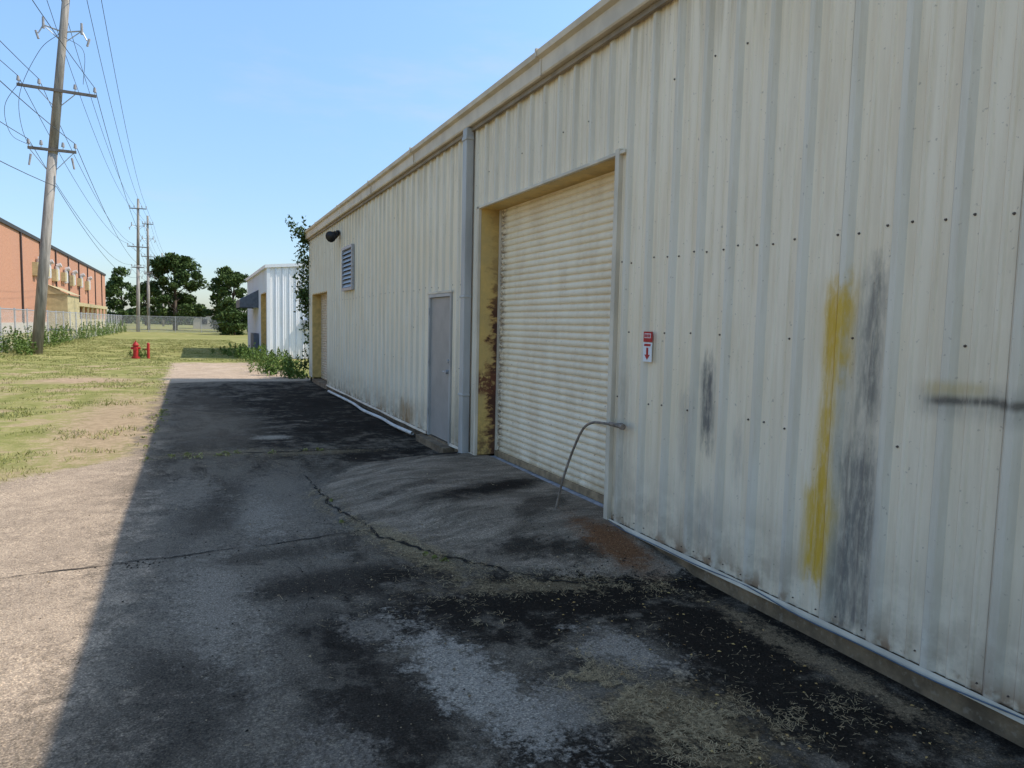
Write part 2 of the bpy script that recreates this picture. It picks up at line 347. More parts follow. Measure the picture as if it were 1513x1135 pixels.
# ------------------------------------------------------------ scatter helpers
def tris(name,V,mat,parent=None,k=3):
    n=len(V)//k; f=np.arange(n*k).reshape(n,k)
    me=bpy.data.meshes.new(name); me.from_pydata(V.tolist(),[],f.tolist()); me.materials.append(mat); me.update()
    o=bpy.data.objects.new(name,me); COL.objects.link(o)
    if parent: o.parent=parent
    return o
def straws(cx,cy,n,sx,sy):
    return rng.normal(cx,sx,n), rng.normal(cy,sy,n)
X=[];Y=[]
ep=cr(edge_pts,20)
for p in ep[20:]:
    a,b=straws(p.x-.04,p.y-.08,40,0.07,0.09); X.append(a);Y.append(b)
for c_ in [(1.88,2.65,3200,.09,.24),(2.08,2.3,3000,.15,.12),(1.75,2.95,700,.07,.1),(1.6,4.9,800,.15,.35),(1.4,9.6,900,.6,.15),(1.62,3.75,260,.05,.04),(2.6,2.2,500,.2,.1),(0.2,9.9,600,.4,.15),(2.0,4.15,800,.4,.10),(.9,9.0,400,.3,.3),(1.3,6.2,500,.06,.5),(2.6,2.9,300,.3,.5),(1.2,4.3,250,.5,.5)]:
    a,b=straws(*c_); X.append(a);Y.append(b)
X=np.concatenate(X);Y=np.concatenate(Y)
nn=np.array([mnoise.noise(Vector((a*6,b*6,5)))+.6*mnoise.noise(Vector((a*18,b*18,1))) for a,b in zip(X,Y)])
k=(X<3.2)&(nn>-.08); X=X[k];Y=Y[k]; n=len(X)
th=rng.uniform(0,6.28,n); L=rng.uniform(.006,.022,n)*(1+(rng.random(n)>.95)); w=rng.uniform(.0007,.0015,n)
z=H(X,Y)+0.004+rng.uniform(0,.010,n); d=np.stack([np.cos(th),np.sin(th),rng.normal(0,.15,n)],1)*L[:,None]; p=np.stack([-np.sin(th),np.cos(th),0*th],1)*w[:,None]
c0=np.stack([X,Y,z],1); V=np.stack([c0-d-p,c0-d+p,c0+d+p,c0+d-p],1).reshape(-1,3)
tris('straw_litter',V,STRAW,k=4)
n=4200; X=rng.uniform(-2.5,3.2,n); Y=1.0+9*rng.random(n)**1.1
X2=rng.uniform(2.0,3.2,1000); Y2=rng.uniform(1.2,4.6,1000); X3=rng.normal(1.5,.35,600); Y3=rng.normal(5,.9,600)
X=np.concatenate([X,X2,X3]);Y=np.concatenate([Y,Y2,Y3]); k=X<3.2; X=X[k];Y=Y[k]; n=len(X)
r=rng.uniform(.0016,.005,n)*(1+(rng.random(n)>.96)*1.6); th=rng.uniform(0,6.28,n); z=H(X,Y)+0.003
V=[]
for t_ in (0,2.1,4.2): V.append(np.stack([X+r*np.cos(th+t_),Y+r*np.sin(th+t_),z],1))
top=np.stack([X,Y,z+r*0.8],1)
T=np.stack([V[0],V[1],top,V[1],V[2],top,V[2],V[0],top],1).reshape(-1,3)
tris('gravel_debris',T,DEBRIS)
n=260; X=np.concatenate([rng.normal(-.3,.12,30),rng.normal(.5,.6,110),rng.normal(2.7,.25,120)]); Y=np.concatenate([rng.normal(5.5,.05,30),rng.normal(5.2,1.2,110),rng.normal(4.3,.5,120)]); X=np.minimum(X,3.15)
r=rng.uniform(.005,.012,n); th=rng.uniform(0,6.28,n); z=H(X,Y)+.002; V=[]
for t_ in (0,1.57,3.14,4.71): V.append(np.stack([X+r*np.cos(th+t_)*rng.uniform(.6,1.1,n),Y+r*np.sin(th+t_)*rng.uniform(.6,1.1,n),z],1))
top=np.stack([X,Y,z+r*0.6],1)
tris('soil_clods',np.stack([V[0],V[1],top,V[1],V[2],top,V[2],V[3],top,V[3],V[0],top],1).reshape(-1,3),CRACK)
n=150; X=rng.uniform(1.9,3.15,n); Y=rng.uniform(1.3,3.9,n); r=rng.uniform(.006,.013,n); th=rng.uniform(0,6.28,n); z=H(X,Y)+.006
V=np.stack([np.stack([X+r*np.cos(th),Y+r*np.sin(th),z],1),np.stack([X-.5*r*np.sin(th),Y+.5*r*np.cos(th),z+.004],1),np.stack([X-r*np.cos(th),Y-r*np.sin(th),z],1),np.stack([X+.5*r*np.sin(th),Y-.5*r*np.cos(th),z+.001],1)],1).reshape(-1,3)
tris('fallen_leaves',V,simple('leaf_yellow',(.62,.42,.14),.7,c2=(.34,.18,.06),scale=5),k=4)

# grass blades
n=170000
X=rng.uniform(-9,3.2,n); Y=8+ (rng.random(n)**1.6)*60; xj=X+rng.normal(0,.12,n); yj=Y+rng.normal(0,.15,n)
k=((xj<-0.72)&(yj-1.1*np.maximum(xj,-4.5)>10.8))|(Y>32)
dens=np.array([mnoise.noise(Vector((a*.7,b*.7,3)))+.6*mnoise.noise(Vector((a*2.6,b*2.6,1))) for a,b in zip(X,Y)])
dirtz=(((X+2.7)/1.6)**2+((Y-22.6)/1.3)**2<1)|(((X+5)/1.2)**2+((Y-19)/.6)**2<1)|(((X+3.6)/.6)**2+((Y-15.5)/.45)**2<1); dz2=(((X+1.2)/.85)**2+((Y-13.5)/4.5)**2<1)
k&=(dens>-.14)&(~dirtz|(dens>.35))&(~dz2|(dens>.2)); X=X[k];Y=Y[k];dens=dens[k]; n=len(X)
h=rng.uniform(.015,.05,n)*(1+.8*dens); h*=np.where(X<-7,2.4,1); th=rng.uniform(0,6.28,n); w=rng.uniform(.003,.007,n)*(1+Y/30)
z=np.full(n,GZ); b0=np.stack([X-w*np.cos(th),Y-w*np.sin(th),z],1); b1=np.stack([X+w*np.cos(th),Y+w*np.sin(th),z],1)
tp=np.stack([X+rng.normal(0,.03,n),Y+rng.normal(0,.03,n),z+h+.01],1)
tris('grass',np.stack([b0,b1,tp],1).reshape(-1,3),BLADE)

def leaf_cloud(centers,size,mat,name,parent=None):
    c=np.asarray(centers); n=len(c)
    u=rng.normal(size=(n,3)); u/=np.linalg.norm(u,axis=1)[:,None]
    v=np.cross(u,rng.normal(size=(n,3))); v/=np.linalg.norm(v,axis=1)[:,None]
    s=(size*rng.uniform(.5,1.3,n))[:,None]
    V=np.stack([c-u*s,c-v*s*.55,c+u*s,c+v*s*.55],1).reshape(-1,3)
    return tris(name,V,mat,parent,4)
def weeds(name,areas,mat=LEAF2,size=.045):
    C=[]
    for (x,y,rx,ry,h,n) in areas:
        for _ in range(max(3,n//40)):
            sx=x+rng.normal(0,rx*.55); sy=y+rng.uniform(-ry,ry); hh=h*rng.uniform(.25,1); m=40
            t=rng.random(m)**.8; ang=rng.uniform(0,6.28); lean=rng.uniform(0,.35)*hh; sp=min(.06,h*.4)
            C.append(np.stack([sx+lean*t*np.cos(ang)+rng.normal(0,sp,m)*(1.3-t),sy+lean*t*np.sin(ang)+rng.normal(0,sp,m)*(1.3-t),GZ+t*hh+.02],1))
    return leaf_cloud(np.concatenate(C),size,mat,name)
weeds('weed_bush',[(2.9,22.8,.4,.5,.75,1500),(2.5,25,.6,1.2,.55,1300),(2.9,28.5,.5,2,.8,1900),(2.6,32,.5,1.5,.9,1300)])
weeds('weed_bush',[(2.3,35.5,.5,1.5,.7,1200),(1.8,40,.6,3,.6,900),(-2.0,35.3,.35,.25,.6,450)])
weeds('weed_bush',[(-8.1,25,.6,6,1.1,4200),(-8.0,35,.6,7,1.2,4500),(-7.8,48,.6,8,1.3,4000),(-6.8,38,.4,.5,.7,500),(-7.8,68,.6,13,1.5,4000),(-7.8,92,.6,12,1.6,2500)],LEAF2,.055)
weeds('grass_tuft',[(0.1,9.7,.7,.12,.07,500),(-.6,12,.12,2,.08,500),(1.3,9.7,.4,.05,.05,200),(1.22,6.3,.04,.6,.03,120),(1.65,4.95,.05,.15,.03,100),(-.5,16,.1,3,.08,400)],BLADE,.013)

def tree(name,x,y,h,r,seed,leaves=9000,size=.32,low=0.12):
    R=np.random.default_rng(seed); e=empty(name)
    mb=MB(); base=Vector((x,y,GZ)); top=Vector((x+R.normal(0,.3),y,GZ+h*.75))
    mb.cyl(base,base.lerp(top,.5),h*.03,h*.02,10); mb.cyl(base.lerp(top,.5),top,h*.02,h*.006,8)
    C=[]; K=60
    for i in range(K):
        a=R.uniform(0,6.28); t=R.uniform(low,1); rr=r*math.sqrt(max(0.05,1-((t-.42)/.62)**2))*R.uniform(.3,1.08)
        p=Vector((x+rr*math.cos(a),y+rr*math.sin(a),GZ+h*(t*.93+.02)))
        if i%3==0:
            s=base.lerp(top,min(.95,max(.15,t*.8))); mb.cyl(s,p,h*.008,h*.002,6)
        m=leaves//K; q=r*R.uniform(.12,.34)
        d=R.normal(size=(m,3)); d/=np.linalg.norm(d,axis=1)[:,None]; d*= (R.random(m)**.6)[:,None]*q*1.15
        d[:,2]*=.7; C.append(np.array(p)+d)
    mb.build('trunk',[BARK],e,True)
    leaf_cloud(np.concatenate(C),size,LEAF,'crown',e); return e
tree('oak_tree',-2.3,128,13.0,4.3,1,20000,.25,.06)
tree('oak_tree',5.7,118,10.2,3.9,3,15000,.24,.04)
tree('oak_tree',9.5,100,7.0,3.6,4,9000,.22,.02)
tree('oak_tree',4.9,92,4.4,2.2,5,7000,.19,.02)
tree('oak_tree',-15,190,13.5,4.6,6,9000,.36)
tree('oak_tree',-10.5,205,10.5,4,8,7000,.36)
C=[]
for i in range(90):
    x=rng.uniform(-60,70); y=rng.uniform(240,270); m=130; q=rng.uniform(1.8,3.2)
    d=rng.normal(size=(m,3)); d/=np.linalg.norm(d,axis=1)[:,None]; C.append(np.array([x,y,q*.7])+d*q*(rng.random(m)**.4)[:,None])
leaf_cloud(np.concatenate(C),.7,LEAF,'distant_trees')

# ------------------------------------------------------------ corrugated panels
def panel(mb,org,ux,uy,nx,ny,s0,s1,z0,z1,h=0.030,pitch=0.305):
    def prof(s):
        k=round(s/pitch); d=abs(s-k*pitch)
        if d<=.018: v=h
        elif d<.042: v=h*(.042-d)/.024
        else:
            e=abs(d-.105)
            v=0.007*max(0,min(1,(.016-e)/.008))
        return v
    brk=[s0,s1]
    for k in range(int(s0/pitch)-1,int(s1/pitch)+2):
        c=k*pitch
        for d in (.018,.042,.089,.097,.113,.121): brk+= [c-d,c+d]
    brk=sorted(set(round(q,5) for q in brk if s0<=q<=s1))
    for a,b in zip(brk[:-1],brk[1:]):
        if b-a<1e-4: continue
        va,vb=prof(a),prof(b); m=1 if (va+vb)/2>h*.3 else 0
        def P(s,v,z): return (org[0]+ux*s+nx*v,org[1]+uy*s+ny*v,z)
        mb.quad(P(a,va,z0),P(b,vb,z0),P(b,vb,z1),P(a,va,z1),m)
WX=3.27
B=empty('metal_warehouse')
mb=MB(); side=lambda a,b,z0,z1: panel(mb,(WX,0),0,1,-1,0,a,b,z0,z1)
A0,A1,AH=5.03,8.07,3.08; P0,P1,PH=9.06,10.05,2.10; B0,B1,BH=18.7,21.1,2.45; YE=21.7; YN=-7.0; HT=4.14
side(YN,A0,0.02,HT); side(A0,A1,AH,HT); side(A1,P0,.02,HT); side(P0,P1,PH,HT); side(P1,B0,.02,HT); side(B0,B1,BH,HT); side(B1,YE,.02,HT)
panel(mb,(WX,YE),1,0,0,1,0,15,.02,HT); panel(mb,(WX,YN),1,0,0,-1,0,15,.02,HT)
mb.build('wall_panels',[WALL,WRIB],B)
mb=MB()
for k in range(-7,24):
    y=k*.915+.0425
    if any(a-.05<y<b+.05 for a,b in ((A0,A1),(P0,P1),(B0,B1))) or y<YN or y>YE: continue
    mb.box(WX-.0035,WX-.001,y,y+.003,.02,HT)
mb.build('panel_laps',[WRIB],B)
mb=MB(); mb.box(WX+15,WX+15.1,YN,YE,GZ,HT); mb.poly([(WX,YE-.01,HT),(WX+15,YE-.01,HT),(WX+7.5,YE-.01,4.9)]); mb.poly([(WX,YN+.01,HT),(WX+15,YN+.01,HT),(WX+7.5,YN+.01,4.9)])
mb.build('rear_wall',[WALL],B)
RT=4.335
mb=MB(); mb.extrude_y([(3.11,RT-.01),(WX+7.5,RT+.65),(WX+15.2,RT-.01)],YN-.1,YE+.12,0)
mb.build('roof',[ROOF],B)
mb=MB(); pr=[(3.262,4.105),(3.16,4.105),(3.15,4.12),(3.145,4.255),(3.10,4.275),(3.09,4.325),(3.10,RT),(3.3,RT+.005)]
ys_=[YN-.1,-3.9,-.9,1.2,4.3,6.3,10.6,13.4,16.5,19.6,YE+.12]
for a,b in zip(ys_[:-1],ys_[1:]):
    j=random.uniform(-.006,.006); mb.extrude_y([(x+j,z+random.uniform(-.001,.001)) for x,z in pr],a,b)
mb.poly([(x,YE+.12,z) for x,z in pr]); 
for y in ys_[1:-1]:
    mb.box(3.080,3.12,y-.015,y+.015,4.27,RT+.01); mb.box(3.134,3.16,y-.015,y+.015,4.10,4.26)
mb.build('gutter',[GUT],B)
mb=MB(); mb.box(3.205,WX-.031,YN,YE,4.055,4.10); mb.build('eave_shade_strip',[simple('eave_shade_brown',(.36,.28,.19),.6,var=.4,scale=3)],B)  # brown strip under the gutter; its colour stands in for the shade there
mb=MB()
for a,b in ((YN,A0),(A1,P0),(P1,B0),(B1,YE)): mb.box(WX+.01,WX+.4,a,b,-.6,.03)
mb.box(WX+.01,WX+14.9,YE-.3,YE-.01,-.6,.03); mb.box(3.12,WX+.008,P0-.1,P1+.2,-.4,-.03)
mb.box(WX-.02,WX+.4,P0,P1,-.6,-.005); mb.box(WX-.01,WX+.4,B0,B1,-.6,-.015)
mb.build('foundation',[FOUND],B)
mb=MB()
for a,b in ((YN,A0-.02),(A1+.05,P0-.04),(P1+.04,B0)):
    y=a
    while y<b:
        y2=min(b,y+.6); j=random.uniform(-.010,.006); j2=random.uniform(-.010,.006) if y==a else jl
        mb.quad((WX-.045+j2,y,-.005+j2*.6),(WX-.045+j,y2,-.005+j*.6),(WX-.034,y2,.029),(WX-.034,y,.029)); mb.quad((WX+.02,y,-.004),(WX+.02,y2,-.004),(WX-.045+j,y2,-.005+j*.6),(WX-.045+j2,y,-.005+j2*.6)); y=y2; jl=j
mb.build('base_flashing',[TRIM],B)
mb=MB()
def screw(y,z,r=.009):
    x=WX; mb.cyl((x,y,z),(x-.008,y,z),r,r*.7,6)
for k in range(-22,71):
    c=k*.305
    for z,pr_ in ((2.2,.8),(1.08,.3),(.07,.9),(3.5,.2),(1.62,.15)):
        for dy in (.068,-.068):
            y=c+dy
            if y>YE-.1 or y<YN+.1 or random.random()>pr_: continue
            if A0-.02<y<A1+.1 and z<AH+.1 or P0-.05<y<P1+.05 and z<PH+.1 or B0-.05<y<B1 and z<BH+.1: continue
            screw(y,z+random.uniform(-.015,.015),.0075 if z>.1 else .005)
mb.build('wall_screws',[SCREW],B)
D=0.25
mb=MB()
mb.box(WX-.005,WX+D+.08,A1,A1+.03,0.0,AH,0); mb.box(WX-.005,WX+D+.08,A0-.03,A0,0,AH,0); mb.box(WX-.005,WX+D+.3,A0-.03,A1+.03,AH,AH+.03,0)
mb.build('door_reveal',[YEL],B)
mb=MB()
mb.box(WX-.045,WX-.006,A1+.001,A1+.05,0,AH+.04); mb.box(WX-.05,WX-.006,A0-.055,A0+.004,0,AH+.05); mb.box(WX-.045,WX-.006,A0-.13,A1+.1,AH+.002,AH+.03)
mb.box(WX+D-.05,WX+D,A0,A0+.06,0,AH); mb.box(WX+D-.02,WX+D+.03,A1-.05,A1-.001,0,AH)
mb.build('door_trim',[TRIM],B,bevel=.003)
mb=MB(); prof=[]; z=.07
while z<AH+.05:
    for t in range(6):
        a=t/6; prof.append((WX+D+.012-.020*math.sin(math.pi*a)**.7 if a>0 else WX+D+.018,z+a*.073))
    z+=.073
mb.extrude_y(prof,A0,A1-.03)
mb.build('rollup_door_slats',[ROLL],B,False)
mb=MB(); mb.box(WX+D-.03,WX+D+.02,A0+.01,A1-.03,0.012,.085); mb.build('rollup_bottom_bar',[simple('bottom_bar',(.40,.28,.16),.7,var=.5)],B,bevel=.004)
mb=MB(); mb.box(WX-.05,WX+D+.1,A0-.02,A1+.0,-.3,.008); mb.build('door_sill',[BLUEP],B,bevel=.01)
mb=MB(); mb.box(WX+D+.1,WX+D+.15,A0-.3,A1+.3,-.1,AH+.3); mb.build('door_backing',[BLACK],B)
mb=MB(); f=.05
mb.box(WX-.035,WX+.06,P0,P0+f,-.004,PH,0); mb.box(WX-.035,WX+.06,P1-f,P1,-.004,PH,0); mb.box(WX-.035,WX+.06,P0+f,P1-f,PH-f,PH-.002,0)
mb.box(WX-.042,WX-.0305,P0-.04,P1+.04,PH+.0,PH+.03,1)
mb.build('personnel_door_frame',[DSP,TRIM],B,bevel=.003)
mb=MB(); mb.box(WX-.002,WX+.03,P0+f+.004,P1-f-.004,.01,PH-f-.004,0)
mb.cyl((WX-.002,P0+.13,1.0),(WX-.06,P0+.13,1.0),.03,.03,12,1); mb.cyl((WX-.05,P0+.13,1.0),(WX-.05,P0+.25,1.0),.011,.011,8,1); mb.cyl((WX-.002,P0+.13,1.15),(WX-.03,P0+.13,1.15),.028,.025,12,1)
for z in (.3,1.05,1.8): mb.box(WX-.045,WX-.036,P1-.06,P1-.035,z,z+.1,1)
mb.build('personnel_door',[GREY,STEEL],B,bevel=.002)
mb=MB(); mb.box(WX-.02,WX+.3,B1,B1+.03,0,BH,0); mb.box(WX-.02,WX+.3,B0-.03,B0,0,BH,0); mb.box(WX-.02,WX+.3,B0,B1,BH,BH+.03,0)
mb.build('small_door_reveal',[simple('yellow_jamb_b',(.68,.46,.16),.6)],B)
mb=MB(); prof=[]; z=0
while z<BH+.05:
    for t in range(4): a=t/4; prof.append((WX+.24-.016*math.sin(math.pi*a),z+a*.073))
    z+=.073
mb.extrude_y(prof,B0,B1); mb.build('small_rollup_slats',[ROLL],B)
mb=MB(); y0,y1=8.30,8.44
mb.box(WX-.13,WX-.032,y0,y1,.0,4.10); mb.box(WX-.14,WX-.031,y0-.012,y1+.012,3.95,4.0); mb.box(WX-.14,WX-.031,y0-.012,y1+.012,2.0,2.03); mb.box(WX-.14,WX-.031,y0-.012,y1+.012,.75,.78)
mb.quad((WX-.13,y0,.0),(WX-.13,y1,.0),(WX-.22,y1,-.08),(WX-.22,y0,-.08))
mb.build('downspout',[DSP],B,bevel=.008)
mb=MB(); l0,l1,lz0,lz1=15.3,16.4,2.38,3.36
mb.box(WX-.09,WX-.031,l0,l0+.06,lz0,lz1); mb.box(WX-.09,WX-.031,l1-.06,l1,lz0,lz1); mb.box(WX-.09,WX-.031,l0+.06,l1-.06,lz0,lz0+.06); mb.box(WX-.09,WX-.031,l0+.06,l1-.06,lz1-.06,lz1)
n=9
for i in range(n):
    z=lz0+.07+i*(lz1-lz0-.14)/n; mb.quad((WX-.085,l0+.06,z),(WX-.085,l1-.06,z),(WX-.035,l1-.06,z+.085),(WX-.035,l0+.06,z+.085))
mb.box(WX-.034,WX-.0305,l0+.06,l1-.06,lz0+.06,lz1-.06,1)
mb.build('louver_vent',[STEEL,BLACK],B)
mb=MB(); mb.cyl((WX-.03,17.0,3.78),(WX-.10,17.0,3.78),.06,.06,12); mb.tube([(WX-.1,17,3.78),(WX-.14,16.97,3.80),(WX-.17,16.93,3.74)],.02)
mb.cyl((WX-.10,16.98,3.74),(WX-.25,16.84,3.66),.07,.12,16); mb.cyl((WX-.25,16.84,3.66),(WX-.27,16.82,3.65),.13,.13,16)
mb.build('flood_light',[BLACK],B,True)
sg=empty('warning_sign'); mb=MB(); sy,sz=4.50,1.50; xf=WX-.034
mb.box(xf-.004,xf+.002,sy-.055,sy+.055,sz+.055,sz+.135,0); mb.box(xf-.003,xf+.002,sy-.055,sy+.055,sz-.10,sz+.05,1)
mb.box(xf-.006,xf-.004,sy-.04,sy+.04,sz+.085,sz+.12,1)
for i in range(4): mb.box(xf-.008,xf-.006,sy-.035+i*.019,sy-.022+i*.019,sz+.09,sz+.115,0)
mb.box(xf-.006,xf-.003,sy-.012,sy+.012,sz-.05,sz+.01,0); mb.poly([(xf-.005,sy-.035,sz-.045),(xf-.005,sy+.035,sz-.045),(xf-.005,sy,sz-.085)],0); mb.box(xf-.006,xf-.003,sy-.04,sy+.04,sz+.022,sz+.04,0)
mb.build('sign_plate',[RED,WHITEP],sg)
cd=empty('bent_conduit_pipe')
pp=cr([(3.17,4.86,.86),(3.13,4.95,.86),(3.10,5.06,.85),(3.08,5.18,.78),(3.05,5.29,.58),(3.0,5.37,.30),(2.97,5.42,.05),(2.96,5.45,-.08)],8)
curve('pipe',[pp],.011,RUSTP,cd,3)
mb=MB(); mb.cyl((WX-.03,4.82,.86),(3.15,4.82,.86),.015,.015,10); mb.cyl((3.17,4.72,.86),(3.17,4.90,.86),.018,.018,10); mb.cyl((3.17,4.70,.86),(3.17,4.73,.86),.026,.026,8); mb.build('wall_fitting',[RUSTP],cd)
curve('ground_cable',[[ (WX-.055-.012*math.sin(y*3.1)-.01*math.sin(y*7), y, .018-.016*abs(math.sin(y*1.9))) for y in np.arange(-3,5,.08)]],.004,simple('cable_blue_grey',(.10,.13,.17),.5))
PV=simple('white_pvc',(.76,.70,.62),.5,var=.3,scale=3)
curve('white_base_pipe',[cr([(3.14,10.5,-.055),(3.08,11.4,-.045),(3.13,12.4,-.06),(3.06,13.6,-.05),(3.14,15.0,-.06),(3.10,17.6,-.05)],8)],.028,PV,None,3)

C=[]
for i in range(30):
    t=rng.random(); z=2.0+t*2.4; m=60; C.append(np.array([WX-.03+rng.normal(0,.11),YE+rng.uniform(0,.35),z])+rng.normal(0,.12,(m,3)))
for i in range(12):
    m=16; t=rng.random(m)[:,None]; d=np.array([rng.uniform(-.7,.1),rng.uniform(-.1,.4),rng.uniform(.2,.75)]); C.append(np.array([WX-.1,YE+.2,4.1])+d*t+rng.normal(0,.04,(m,3)))
for i in range(14):
    z=rng.uniform(0,2.0); m=30; C.append(np.array([WX+rng.normal(0,.08),YE+.2,z])+rng.normal(0,.09,(m,3)))
leaf_cloud(np.concatenate(C),.055,LEAF,'ivy_vine')

# ------------------------------------------------------------ white shed
W=empty('white_metal_shed'); x0,x1,y0,y1,ht=3.3,15.3,34.6,47.0,4.25
mb=MB()
panel(mb,(x0,0),0,1,-1,0,y0,35.1,-.1,ht); panel(mb,(x0,0),0,1,-1,0,35.1,37.9,3.0,ht); panel(mb,(x0,0),0,1,-1,0,37.9,y1,-.1,ht)
panel(mb,(0,y0),1,0,0,-1,x0,x1,-.1,ht); panel(mb,(0,y1),1,0,0,1,x0,x1,-.1,ht)
mb.box(x1,x1+.05,y0,y1,-.1,ht); mb.poly([(x0,y0,ht),(x1,y0,ht),((x0+x1)/2,y0,ht+.55)]); mb.poly([(x0,y1,ht),(x1,y1,ht),((x0+x1)/2,y1,ht+.55)])
mb.build('wall_panels',[WH,WHR],W)
mb=MB(); mb.extrude_y([(x0-.12,ht+.03),((x0+x1)/2,ht+.6),(x1+.12,ht+.03)],y0-.1,y1+.1)
mb.extrude_y([(x0-.12,ht+.03),(x0-.12,ht-.12),(x0-.02,ht-.12)],y0-.1,y1+.1)
mb.quad((x0-.12,y0-.1,ht+.03),((x0+x1)/2,y0-.1,ht+.6),((x0+x1)/2,y0-.1,ht+.45),(x0-.12,y0-.1,ht-.12))
mb.box(x0-.045,x0+.1,y0-.045,y0+.0,-.1,ht-.01)
mb.build('roof_and_trim',[WHITEP],W)
mb=MB(); mb.box(x0-.02,x0+.35,37.9,37.95,-.1,3.0,0); mb.box(x0-.02,x0+.35,35.05,35.1,-.1,3,0); mb.box(x0-.02,x0+.35,35.1,37.9,3,3.05,0); mb.box(x0+.3,x0+.33,35.1,37.9,-.1,3,1)
for z in np.arange(0,3,.15): mb.box(x0+.28,x0+.3,35.1,37.9,z,z+.1,1)
mb.build('yellow_door_opening',[simple('yellow_jamb_c',(.68,.46,.16),.6),ROLL],W)
AW=simple('awning_dark',(.13,.15,.18),.6)
mb=MB(); a0,a1=39.2,42.5
mb.quad((x0,a0,3.3),(x0,a1,3.3),(x0-.95,a1,2.75),(x0-.95,a0,2.75)); mb.quad((x0-.95,a0,2.75),(x0-.95,a1,2.75),(x0-.95,a1,2.35),(x0-.95,a0,2.35)); mb.poly([(x0,a0,3.3),(x0-.95,a0,2.75),(x0-.95,a0,2.35),(x0,a0,2.35)]); mb.poly([(x0,a1,3.3),(x0-.95,a1,2.75),(x0-.95,a1,2.35),(x0,a1,2.35)])
mb.box(x0-.3,x0-.05,39.0,41,-.1,1.0); mb.build('awning',[AW],W)
mb=MB(); mb.box(4.85,5.1,y0-.2,y0-.035,1.3,1.75); mb.box(5.25,5.5,y0-.2,y0-.035,1.3,1.75); mb.cyl((4.97,y0-.25,1.55),(4.97,y0-.2,1.55),.09); mb.cyl((5.37,y0-.25,1.55),(5.37,y0-.2,1.55),.09)
mb.cyl((4.97,y0-.1,1.3),(4.97,y0-.1,-.1),.025); mb.cyl((5.37,y0-.1,1.75),(5.37,y0-.1,4),.025); mb.build('electric_meters',[STEEL],W)

# ------------------------------------------------------------ brick building
BR=empty('brick_warehouse')
def mk_brick():
    b=NB('brick',0.85); q=b.n('ShaderNodeTexBrick')
    s_=b.xyz(); cb=b.n('ShaderNodeCombineXYZ'); b.l(b.math('ADD',s_[0],s_[1]),cb.inputs[0]); b.l(s_[2],cb.inputs[1])
    b.l(cb.outputs[0],q.inputs['Vector']); q.inputs['Scale'].default_value=2.0; q.inputs['Color1'].default_value=(.50,.235,.135,1); q.inputs['Color2'].default_value=(.43,.195,.11,1); q.inputs['Mortar'].default_value=(.46,.34,.25,1); q.inputs['Mortar Size'].default_value=.012
    c=b.mix(b.sm(b.noise(.35,4),.35,.7,0,.3),q.outputs[0],(.42,.22,.15)); b.color(c); return b.m
BRK=mk_brick(); TAN=simple('tan_paint',(.52,.43,.23),.7,scale=2); CONC=simple('concrete_base',(.50,.44,.36),.9)
bx,by0,by1,bh=-16.0,30,168,10.3
mb=MB(); mb.box(-45,bx,by0,by1,GZ+1.1,bh,0); mb.box(-45,bx+.06,by0-.05,by1+.05,-.4,GZ+1.1,1)
mb.build('walls',[BRK,CONC],BR)
mb=MB(); mb.box(-45.2,bx+.18,by0-.2,by1+.2,bh,bh+.38); mb.build('roof_edge',[simple('dark_fascia',(.05,.045,.042),.6)],BR)
mb=MB()
for y in np.arange(36,168,10.4): mb.box(bx,bx+.16,y,y+.35,.9,bh)
mb.build('downspouts',[simple('dark_brown',(.06,.04,.035),.6)],BR)
mb=MB()
mb.box(bx,bx+2.2,102,112,.2,4.4); mb.quad((bx+.01,101.8,5.6),(bx+2.5,101.8,4.5),(bx+2.5,112.2,4.5),(bx+.01,112.2,5.6)); mb.poly([(bx+.01,101.9,4.4),(bx+2.4,101.9,4.4),(bx+.01,101.9,5.55)])
mb.box(bx,bx+2.0,112.3,150,3.2,3.7); mb.box(bx,bx+1.5,112.3,150,-.1,1.4)
for y in np.arange(114,150,5): mb.box(bx+1.7,bx+1.95,y,y+.3,1.4,3.2)
mb.build('loading_canopy',[TAN],BR)
mb=MB()
for i,y in enumerate((94,100,106,113,120,128,137)):
    mb.box(bx,bx+.55,y,y+1.3,6.2+.3*(i%2),7.7,0); mb.cyl((bx+.3,y+2.2,6.4),(bx+.3,y+2.2,8.2),.28,.28,10,1); mb.cyl((bx+.3,y+2.2,8.2),(bx+.8,y+2.2,8.4),.28,.28,10,1); mb.cyl((bx+.28,y+1.5,6.4),(bx+.28,y+3,6.4),.12,.12,8,1)
    mb.box(bx,bx+.12,y+3.2,y+4.2,6.4,7.5,2)
mb.build('wall_vents_and_fixtures',[TAN,simple('duct_white',(.62,.60,.57),.5),BLACK],BR)

fb=empty('beige_house'); mb=MB(); mb.box(.5,9,150,160,-.2,2.6,0); mb.extrude_y([(.0,2.6),(4.7,4.1),(9.4,2.6)],149.5,160.5,1); mb.poly([(.5,150,2.6),(9,150,2.6),(4.7,150,4.1)],0)
for x in (2,4.2,6.5): mb.box(x,x+1,149.94,149.99,.8,1.8,2)
mb.build('house_body',[simple('beige_siding',(.5,.45,.36),.8),simple('grey_shingles',(.28,.27,.26),.9),BLACK],fb)

